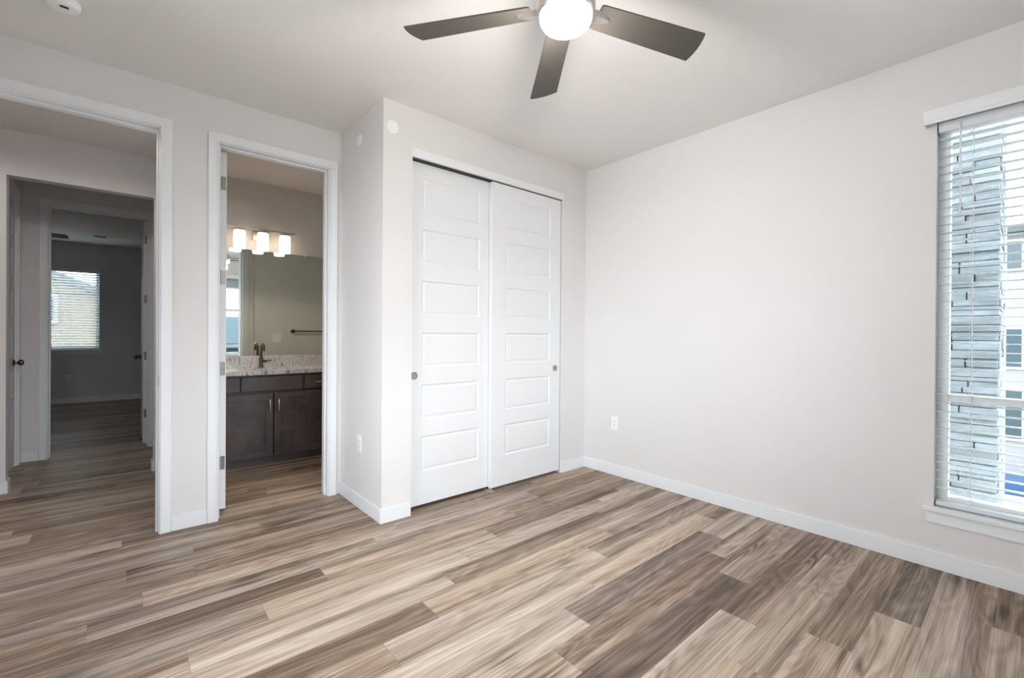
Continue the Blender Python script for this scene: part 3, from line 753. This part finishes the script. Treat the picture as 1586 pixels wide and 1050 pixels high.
# ------------------------------------------------------------------ ceiling fan
def make_fan(cx, cy, label, lit):
    ZB = 2.48; RB = 0.642
    root = thing('ceiling_fan', (cx, cy, H), label, 'ceiling fan', 'five-blade ceiling fans')
    bm = B(); lathe(bm, [(0, 0), (0.068, 0), (0.068, -0.012), (0.055, -0.045), (0.03, -0.058), (0, -0.058)], (cx, cy, H), n=36); shade_auto(link_mesh('canopy', bm, M['nickel'], root))
    bm = B(); tube(bm, [(cx, cy, H - 0.05), (cx, cy, ZB + 0.11)], 0.013, 16); shade_auto(link_mesh('downrod', bm, M['nickel'], root))
    bm = B(); lathe(bm, [(0, 0.125), (0.03, 0.125), (0.04, 0.105), (0.085, 0.085), (0.108, 0.065), (0.112, 0.03), (0.112, -0.012), (0.109, -0.030), (0.104, -0.036), (0.0, -0.036)], (cx, cy, ZB), n=48); shade_auto(link_mesh('motor_housing', bm, M['nickel'], root), 25)
    bm = B(); lathe(bm, [(0.0, -0.030), (0.099, -0.030), (0.1005, -0.040), (0.099, -0.052), (0.091, -0.066), (0.074, -0.075), (0.045, -0.0805), (0.02, -0.0825), (0, -0.083)], (cx, cy, ZB), n=48)
    g = link_mesh('light_bowl', bm, M['globe'] if lit else M['frost'], root, True); props(g, 'glowing frosted white bowl' if lit else 'unlit frosted bowl')
    for k in range(5):
        a = math.radians(125 - 72 * k)
        rad = Vector((math.cos(a), math.sin(a), 0)); tan = Vector((-math.sin(a), math.cos(a), 0)); pitch = math.radians(-13)
        tp = tan * math.cos(pitch) + Vector((0, 0, 1)) * math.sin(pitch); nz = rad.cross(tp).normalized()
        c0 = Vector((cx, cy, ZB))
        def P(r, t_, n_): return c0 + rad * r + tp * t_ + nz * n_
        # outline: narrower root, straight edges flaring to a gently arched tip
        out = [(0.135, -0.050), (0.145, -0.056), (0.60, -0.075), (0.632, -0.072)]
        tip = [(RB - 0.004 + 0.012 * (1 - (q / 3) ** 2) - 0.010 * (-q / 3), 0.024 * q) for q in (-3, -2, -1, 0, 1, 2, 3)]
        tip = [(r_, t_ * 0.97) for r_, t_ in tip]
        out = [(0.135, -0.050), (0.150, -0.054)] + tip + [(0.150, 0.054), (0.135, 0.050)]
        bm = B(); lo = [bm.verts.new(P(r_, t_, -0.003)) for r_, t_ in out]; hi = [bm.verts.new(P(r_, t_, 0.003)) for r_, t_ in out]
        bm.faces.new(lo); bm.faces.new(list(reversed(hi)))
        for i in range(len(out)): bm.faces.new((lo[i], lo[(i + 1) % len(out)], hi[(i + 1) % len(out)], hi[i]))
        bmesh.ops.recalc_face_normals(bm, faces=bm.faces)
        bl = link_mesh('blade', bm, M['blade'], root)
        # blade iron: tapering cast bracket under the blade
        bm = B()
        secs = [(0.095, 0.030, 0.018), (0.13, 0.030, 0.016), (0.16, 0.023, 0.012), (0.188, 0.010, 0.006), (0.196, 0.003, 0.002)]
        prev = None
        for (r_, w_, h_) in secs:
            cur = [bm.verts.new(P(r_, -w_, -0.003)), bm.verts.new(P(r_, w_, -0.003)), bm.verts.new(P(r_, w_ * .6, -0.003 - h_)), bm.verts.new(P(r_, -w_ * .6, -0.003 - h_))]
            if prev:
                for i in range(4): bm.faces.new((prev[i], prev[(i + 1) % 4], cur[(i + 1) % 4], cur[i]))
            else: bm.faces.new(cur)
            prev = cur
        bm.faces.new(list(reversed(prev))); bmesh.ops.recalc_face_normals(bm, faces=bm.faces)
        link_mesh('blade_iron', bm, M['nickel'], root)
    return root
FANX, FANY = 1.282, 1.184
fan = make_fan(FANX, FANY, 'ceiling fan with grey blades and a glowing light bowl in the bedroom', True)
fl = point('fan_lamp', (FANX, FANY, 2.315), 15.0, (1.0, 0.94, 0.88), 0.06)
fl.parent = fan; fl.location = (0, 0, 2.34 - H)
fan2 = make_fan(-1.215, 8.40, 'dark ceiling fan in the far room, only one blade tip showing', False)
fan2.rotation_euler = (0, 0, math.radians(19))

# made-up ceiling light, added to brighten the hall (hidden from here above the door head)
hx, hy = -0.42, 3.77
root = thing('added_hall_light', (hx, hy, H), 'unseen round semi-flush light added in the hall to brighten its walls', 'ceiling light')
bm = B(); lathe(bm, [(0, 0), (0.06, 0), (0.06, -0.015), (0.014, -0.022), (0.014, -0.080), (0.125, -0.088), (0.130, -0.094), (0, -0.094)], (hx, hy, H), n=40); shade_auto(link_mesh('pan', bm, M['nickel'], root))
bm = B(); lathe(bm, [(0, -0.095), (0.122, -0.095), (0.118, -0.108), (0.09, -0.118), (0.04, -0.123), (0, -0.124)], (hx, hy, H), n=40); link_mesh('diffuser', bm, M['globe'], root, True)
spot('added_hall_spot', root, (0, 0, -0.128), 19.0, (1.0, 0.92, 0.87), 0.07, 179)  # added source that brightens the hall and passage walls

# ------------------------------------------------------------------ bathroom
# vanity cabinet
VX0, VX1, VF = XBL + 0.004, 1.690, 4.60      # body x range, front plane of doors
root = thing('vanity_cabinet', ((VX0 + VX1) / 2, 4.87, 0), 'dark-stained wooden bathroom vanity with shaker doors under the counter', 'cabinet')
bm = B()
box(bm, VX0, VX0 + 0.018, VF + 0.020, YB - 0.001, 0.09, 0.838); box(bm, VX1 - 0.018, VX1, VF + 0.020, YB - 0.001, 0.09, 0.838)
box(bm, VX0 + 0.018, VX1 - 0.018, VF + 0.020, YB - 0.001, 0.09, 0.108); box(bm, VX0 + 0.018, VX1 - 0.018, YB - 0.010, YB - 0.001, 0.108, 0.838)
box(bm, VX0 + 0.018, VX1 - 0.018, VF + 0.055, VF + 0.07, 0.108, 0.838); box(bm, VX0, VX1, VF + 0.075, VF + 0.09, 0.0, 0.09)
link_mesh('body', bm, M['cabinet'], root)
def shaker(x0, x1, z0, z1, rail, yf):
    bm = B(); th = 0.019
    box(bm, x0, x0 + rail, yf, yf + th, z0, z1, 0.0015, 1); box(bm, x1 - rail, x1, yf, yf + th, z0, z1, 0.0015, 1)
    box(bm, x0 + rail, x1 - rail, yf, yf + th, z0, z0 + rail, 0.0015, 1); box(bm, x0 + rail, x1 - rail, yf, yf + th, z1 - rail, z1, 0.0015, 1)
    box(bm, x0 + rail - .004, x1 - rail + .004, yf + 0.010, yf + th - 0.001, z0 + rail - .004, z1 - rail + .004)
    return bm
def bar_pull(root_, c, length, vertical):
    bm = B(); x, y, z = c; L = length / 2
    pts = []
    for i in range(9):
        t_ = -1 + i / 4; d = -0.028 - 0.004 * (1 - t_ * t_)
        pts.append((x, y + d, z + t_ * L) if vertical else (x + t_ * L, y + d, z))
    tube(bm, pts, [0.0045, 0.0055, 0.006, 0.0065, 0.0065, 0.0065, 0.006, 0.0055, 0.0045], 10)
    for s in (-0.72, 0.72):
        a = (x, y, z + s * L) if vertical else (x + s * L, y, z); b = (a[0], y - 0.030, a[2]); tube(bm, [a, b], 0.004, 8)
    return props(link_mesh('handle', bm, M['chrome'], root_, True), 'bright satin nickel bar handle')
dL = link_mesh('door', shaker(0.432, 1.049, 0.085, 0.666, 0.060, VF), M['cabinet'], root); bar_pull(dL, (1.019, VF, 0.550), 0.135, True)
dR = link_mesh('door', shaker(1.060, 1.678, 0.085, 0.666, 0.060, VF), M['cabinet'], root); bar_pull(dR, (1.092, VF, 0.550), 0.135, True)
bm = B(); box(bm, 0.432, 0.783, VF, VF + 0.019, 0.690, 0.818, 0.003, 2); d_ = link_mesh('drawer', bm, M['cabinet'], root); bar_pull(d_, (0.607, VF, 0.752), 0.135, False)
bm = B(); box(bm, 0.792, 1.308, VF, VF + 0.019, 0.690, 0.818, 0.003, 2); link_mesh('false_drawer_front', bm, M['cabinet'], root)
bm = B(); box(bm, 1.327, 1.678, VF, VF + 0.019, 0.690, 0.818, 0.003, 2); d_ = link_mesh('drawer', bm, M['cabinet'], root); bar_pull(d_, (1.488, VF, 0.750), 0.135, False)

# countertop with an oval sink cut-out
CXs, CYs, RXs, RYs = 1.05, 4.84, 0.215, 0.155
root = thing('countertop', (1.06, 4.85, 0.838), 'grey and brown veined granite counter with backsplash on the dark vanity', 'countertop')
bm = B()
x0, x1, yA, yB_ = XBL + 0.002, 1.706, 4.572, YB
N = 64
inner, outer = [], []
for i in range(N):
    a = 2 * math.pi * (i + 0.5) / N
    ca, sa = math.cos(a), math.sin(a)
    inner.append((CXs + RXs * ca, CYs + RYs * sa))
    tx = ((x1 - CXs) / ca) if ca > 0 else ((x0 - CXs) / ca); ty = ((yB_ - CYs) / sa) if sa > 0 else ((yA - CYs) / sa)
    tt = min(tx, ty); outer.append([CXs + tt * ca, CYs + tt * sa])
for (cx_, cy_) in ((x0, yA), (x1, yA), (x0, yB_), (x1, yB_)):
    j = min(range(N), key=lambda q: (outer[q][0] - cx_) ** 2 + (outer[q][1] - cy_) ** 2); outer[j] = [cx_, cy_]
zt, zb = 0.8745, 0.840
vi_t = [bm.verts.new((x, y, zt)) for x, y in inner]; vi_b = [bm.verts.new((x, y, zb)) for x, y in inner]
vo_t = [bm.verts.new((x, y, zt)) for x, y in outer]; vo_b = [bm.verts.new((x, y, zb)) for x, y in outer]
for i in range(N):
    j = (i + 1) % N
    bm.faces.new((vi_t[i], vo_t[i], vo_t[j], vi_t[j])); bm.faces.new((vi_b[i], vi_b[j], vo_b[j], vo_b[i]))
    bm.faces.new((vo_t[i], vo_b[i], vo_b[j], vo_t[j])); bm.faces.new((vi_t[i], vi_t[j], vi_b[j], vi_b[i]))
bmesh.ops.recalc_face_normals(bm, faces=bm.faces)
link_mesh('slab', bm, M['granite'], root)
bm = B(); box(bm, x0, x1, YB - 0.020, YB, 0.8745, 0.984, 0.002, 1); link_mesh('backsplash', bm, M['granite'], root)
bm = B()
prof = [(1.02, 0.839), (1.02, 0.832), (0.985, 0.80), (0.90, 0.74), (0.7, 0.705), (0.35, 0.695), (0.10, 0.693), (0.0, 0.693)]
lathe(bm, [(r_, z_) for r_, z_ in prof], (CXs, CYs, 0.0), n=64, sx=RXs, sy=RYs)
# open the top so the bowl is hollow
bmesh.ops.delete(bm, geom=[f for f in bm.faces if len(f.verts) > 10 and f.calc_center_median().z > 0.83], context='FACES')
sk = link_mesh('sink_bowl', bm, M['porcelain'], root, True); props(sk, 'white oval undermount bowl')
bm = B(); lathe(bm, [(0, 0.6945), (0.022, 0.6945), (0.022, 0.6975), (0, 0.698)], (CXs, CYs, 0.0), n=20); link_mesh('drain', bm, M['nickel'], sk)

# faucet
fx, fy, fz = 1.043, 5.055, 0.8748
root = thing('faucet', (fx, fy, fz), 'brushed nickel gooseneck faucet with side lever on the granite counter', 'faucet')
bm = B(); lathe(bm, [(0, 0), (0.026, 0), (0.026, 0.004), (0.021, 0.009), (0.018, 0.016), (0.0175, 0.105), (0.015, 0.110), (0, 0.112)], (fx, fy, fz), n=28); shade_auto(link_mesh('base', bm, M['nickel_dark'], root))
pts = [(fx, fy, fz + 0.10), (fx, fy, fz + 0.17)]
for i in range(0, 13):
    a = math.radians(180 - 15 * i)
    pts.append((fx, fy - 0.055 - 0.055 * math.cos(a) - 0.0, fz + 0.185 + 0.048 * math.sin(a)))
pts = [(px, py, pz) for px, py, pz in pts[:2]] + [(fx, fy - 0.055 * (1 - math.cos(math.radians(15 * i))), fz + 0.185 + 0.048 * math.sin(math.radians(15 * i))) for i in range(0, 13)]
pts += [(fx, fy - 0.110, fz + 0.165)]
bm = B(); tube(bm, pts, 0.0125, 16); link_mesh('spout', bm, M['nickel_dark'], root, True)
bm = B(); tube(bm, [(fx + 0.012, fy, fz + 0.062), (fx + 0.045, fy, fz + 0.062)], 0.013, 14); tube(bm, [(fx + 0.045, fy, fz + 0.062), (fx + 0.075, fy - 0.004, fz + 0.068), (fx + 0.098, fy - 0.008, fz + 0.074)], [0.007, 0.0055, 0.006], 10); link_mesh('lever', bm, M['nickel_dark'], root, True)

# mirror
root = thing('wall_mirror', (1.04, YB, 0.99), 'wide frameless mirror over the vanity reflecting the bedroom', 'mirror')
bm = B(); box(bm, XBL + 0.01, 1.668, YB - 0.006, YB, 0.990, 2.052); link_mesh('glass', bm, M['mirror'], root)
for x in (0.62, 1.48):
    bm = B(); box(bm, x - 0.010, x + 0.010, YB - 0.010, YB, 2.040, 2.062, 0.002, 1); link_mesh('mirror_clip', bm, M['plastic'], root)

# vanity light
bz, by = 2.245, YB - 0.115
root = thing('vanity_light', (1.045, YB, 2.20), 'three-shade nickel vanity light glowing warm above the mirror', 'wall light')
bm = B(); box(bm, 0.975, 1.120, YB - 0.022, YB, 2.150, 2.262, 0.003, 2); link_mesh('backplate', bm, M['nickel'], root)
bm = B(); box(bm, 0.735, 1.345, by - 0.008, by + 0.008, bz - 0.008, bz + 0.008, 0.002, 1)
tube(bm, [(1.047, YB - 0.02, 2.215), (1.047, by, bz)], 0.009, 10); link_mesh('crossbar', bm, M['nickel'], root)
lamps = []
for x in (0.845, 1.047, 1.248):
    bm = B(); lathe(bm, [(0, bz - 0.006), (0.012, bz - 0.006), (0.014, bz - 0.014), (0.046, bz - 0.022), (0.048, bz - 0.032), (0.0, bz - 0.032)], (x, by, 0), n=28); cup = link_mesh('shade_cap', bm, M['nickel'], root); shade_auto(cup)
    zt_, zb_ = bz - 0.030, 2.038
    bm = B(); lathe(bm, [(0.040, zt_), (0.050, zt_ - 0.010), (0.0535, (zt_ + zb_) / 2), (0.051, zb_ + 0.006), (0.049, zb_), (0.046, zb_), (0.050, (zt_ + zb_) / 2), (0.046, zt_ - 0.012), (0.0, zt_ - 0.004)], (x, by, 0), n=32)
    sh = link_mesh('lamp_shade', bm, M['shade'], root, True); props(sh, 'lit frosted glass cylinder')
    spot('vanity_bulb', root, (x - 1.045, by - YB, 2.048 - 2.20), 4.2, (1.0, 0.78, 0.56), 0.012, 165)

# towel bar on the opposite wall (seen in the mirror)
ty = YD2 + 0.10
root = thing('towel_bar', (2.05, ty, 1.25), 'dark metal towel bar on the bathroom wall, visible in the mirror', 'towel bar')
bm = B(); tube(bm, [(1.74, ty + 0.065, 1.245), (2.38, ty + 0.065, 1.245)], 0.009, 14); link_mesh('bar', bm, M['nickel_dark'], root)
for x in (1.74, 2.38):
    bm = B(); lathe(bm, [(0, 0), (0.027, 0), (0.027, 0.006), (0.012, 0.014), (0.011, 0.052), (0.016, 0.058), (0.016, 0.076), (0, 0.080)], (x, ty, 1.245), axis='Y', n=24); shade_auto(link_mesh('post', bm, M['nickel_dark'], root))

# ------------------------------------------------------------------ outdoors
GZ = -3.25
bm = B()
for (a, b, c, d) in ((-60, XR + 0.16, -60, YR - 0.16), (XR + 0.16, 70, -60, 60), (-60, XR + 0.16, Y5 + 0.16, 60)): box(bm, a, b, c, d, GZ - 0.2, GZ)
props(link_mesh('ground', bm, M['ground']), 'pale gravelly ground far below the windows', 'ground', kind='structure')
# stacked stone column outside the right window
sx0, sx1 = 4.30, 4.95; sy0, sy1 = 0.158, 1.25
bm = B(); tl = bm.loops.layers.float_color.new('tone'); rs = random.Random(5)
box(bm, sx0 + 0.03, sx1 - 0.03, sy0 + 0.03, sy1 - 0.03, GZ, 3.4)
z = -0.9
while z < 3.3:
    h_ = rs.choice((0.028, 0.036, 0.044, 0.055, 0.062))
    for face in range(2):
        if face == 0: u, ue = sy0, sy1
        else: u, ue = sx0 + 0.04, sx1
        while u < ue:
            L = rs.uniform(0.10, 0.34); ub = min(u + L, ue)
            d = rs.uniform(0.0, 0.024); tn = rs.uniform(0.55, 1.0)
            f0 = len(bm.faces)
            if face == 0: box(bm, sx0 - d, sx0 + 0.05, u + (0.003 if u > sy0 else -d * 0.6), ub - 0.003, z + 0.0015, z + h_ - 0.0015, 0.004, 1)
            else: box(bm, u + 0.002, ub - 0.002, sy0 - d * .6, sy0 + 0.05, z + 0.0015, z + h_ - 0.0015, 0.004, 1)
            bm.faces.ensure_lookup_table()
            for f in bm.faces[f0:]:
                for lp in f.loops: lp[tl] = (tn, tn, tn * 1.02, 1)
            u = ub
    z += h_
col = link_mesh('stone_column', bm, M['stone']); props(col, 'grey stacked-ledgestone column outside the right window', 'stone column')
bm = B(); box(bm, 5.85, 6.05, 0.170, 0.202, GZ, 3.3, 0.004, 1); box(bm, 5.80, 6.10, 0.160, 0.212, 3.3, 3.5)
props(link_mesh('porch_post', bm, M['ext_white']), 'slim white post just past the stone column', 'post')

def house(name, label, x0, x1, y0, y1, z1, wallm, roofm, wins, ridge, axis_front, eave=0.4, ridge_dir='Y'):
    root = thing(name, ((x0 + x1) / 2, (y0 + y1) / 2, GZ), label, 'building')
    bm = B(); box(bm, x0, x1, y0, y1, GZ, z1); link_mesh('walls', bm, wallm, root)
    e = eave; bm = B(); t_ = 0.22
    if ridge_dir == 'Y':
        xm = (x0 + x1) / 2; sec = [(x0 - e, z1 - 0.1), (xm, ridge), (x1 + e, z1 - 0.1), (x1 + e, z1 - 0.1 + t_), (xm, ridge + t_), (x0 - e, z1 - 0.1 + t_)]
        A = [bm.verts.new((a, y0 - e, b)) for a, b in sec]; D = [bm.verts.new((a, y1 + e, b)) for a, b in sec]
        g = [(x0, z1 - .01), (x1, z1 - .01), (xm, ridge - 0.02)]
        gm = B()
        for yy, y2 in ((y0, y1),):
            a3 = [gm.verts.new((a, yy, b)) for a, b in g]; b3 = [gm.verts.new((a, y2, b)) for a, b in g]
            gm.faces.new(a3); gm.faces.new(list(reversed(b3)))
            for i in range(3): gm.faces.new((a3[i], b3[i], b3[(i + 1) % 3], a3[(i + 1) % 3]))
    else:
        ym = (y0 + y1) / 2; sec = [(y0 - e, z1 - 0.1), (ym, ridge), (y1 + e, z1 - 0.1), (y1 + e, z1 - 0.1 + t_), (ym, ridge + t_), (y0 - e, z1 - 0.1 + t_)]
        A = [bm.verts.new((x0 - e, a, b)) for a, b in sec]; D = [bm.verts.new((x1 + e, a, b)) for a, b in sec]
        g = [(y0, z1 - .01), (y1, z1 - .01), (ym, ridge - 0.02)]
        gm = B()
        for xx, x2 in ((x0, x1),):
            a3 = [gm.verts.new((xx, a, b)) for a, b in g]; b3 = [gm.verts.new((x2, a, b)) for a, b in g]
            gm.faces.new(a3); gm.faces.new(list(reversed(b3)))
            for i in range(3): gm.faces.new((a3[i], b3[i], b3[(i + 1) % 3], a3[(i + 1) % 3]))
    n = len(sec)
    for i in range(n): bm.faces.new((A[i], D[i], D[(i + 1) % n], A[(i + 1) % n]))
    bm.faces.new([A[0], A[1], A[4], A[5]]); bm.faces.new([A[1], A[2], A[3], A[4]]); bm.faces.new([D[0], D[1], D[4], D[5]]); bm.faces.new([D[1], D[2], D[3], D[4]])
    bmesh.ops.recalc_face_normals(bm, faces=bm.faces); bmesh.ops.recalc_face_normals(gm, faces=gm.faces)
    link_mesh('roof', bm, roofm, root); link_mesh('gable', gm, wallm, root)
    for (u0, u1, w0, w1) in wins:
        bm = B(); pb = B(); q = 0.09
        if axis_front == 'X':
            box(bm, x0 - 0.05, x0 + 0.02, u0 - q, u1 + q, w0 - q, w1 + q); box(pb, x0 - 0.07, x0 - 0.04, u0, u1, w0, w1)
        elif axis_front == 'Y-':
            box(bm, u0 - q, u1 + q, y0 - 0.05, y0 + 0.02, w0 - q, w1 + q); box(pb, u0, u1, y0 - 0.07, y0 - 0.04, w0, w1)
        else:
            box(bm, u0 - q, u1 + q, y1 - 0.02, y1 + 0.05, w0 - q, w1 + q); box(pb, u0, u1, y1 + 0.04, y1 + 0.07, w0, w1)
        f_ = link_mesh('window', bm, M['ext_white'], root); link_mesh('pane', pb, M['ext_glass'], f_)
    return root
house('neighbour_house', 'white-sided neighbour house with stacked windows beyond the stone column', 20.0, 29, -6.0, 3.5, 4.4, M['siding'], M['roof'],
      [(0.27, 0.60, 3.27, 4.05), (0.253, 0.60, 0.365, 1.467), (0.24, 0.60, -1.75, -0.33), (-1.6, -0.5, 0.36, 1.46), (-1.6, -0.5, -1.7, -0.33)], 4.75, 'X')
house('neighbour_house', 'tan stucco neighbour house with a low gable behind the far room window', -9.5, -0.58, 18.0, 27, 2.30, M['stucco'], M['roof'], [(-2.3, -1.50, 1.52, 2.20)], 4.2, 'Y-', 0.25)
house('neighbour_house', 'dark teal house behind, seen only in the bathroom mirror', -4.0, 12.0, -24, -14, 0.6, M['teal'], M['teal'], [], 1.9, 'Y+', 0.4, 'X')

# low blue storage box on the ground against the neighbour house
root = thing('storage_box', (19.45, 0.55, GZ), 'low blue storage box on the ground by the white-sided house', 'storage box')
bm = B(); box(bm, 19.1, 19.8, -0.4, 0.62, GZ, GZ + 0.38, 0.02, 2); link_mesh('body', bm, M['car_blue'], root)
bm = B(); box(bm, 19.07, 19.83, -0.43, 0.65, GZ + 0.38, GZ + 0.46, 0.02, 2); link_mesh('lid', bm, M['car_blue'], root)
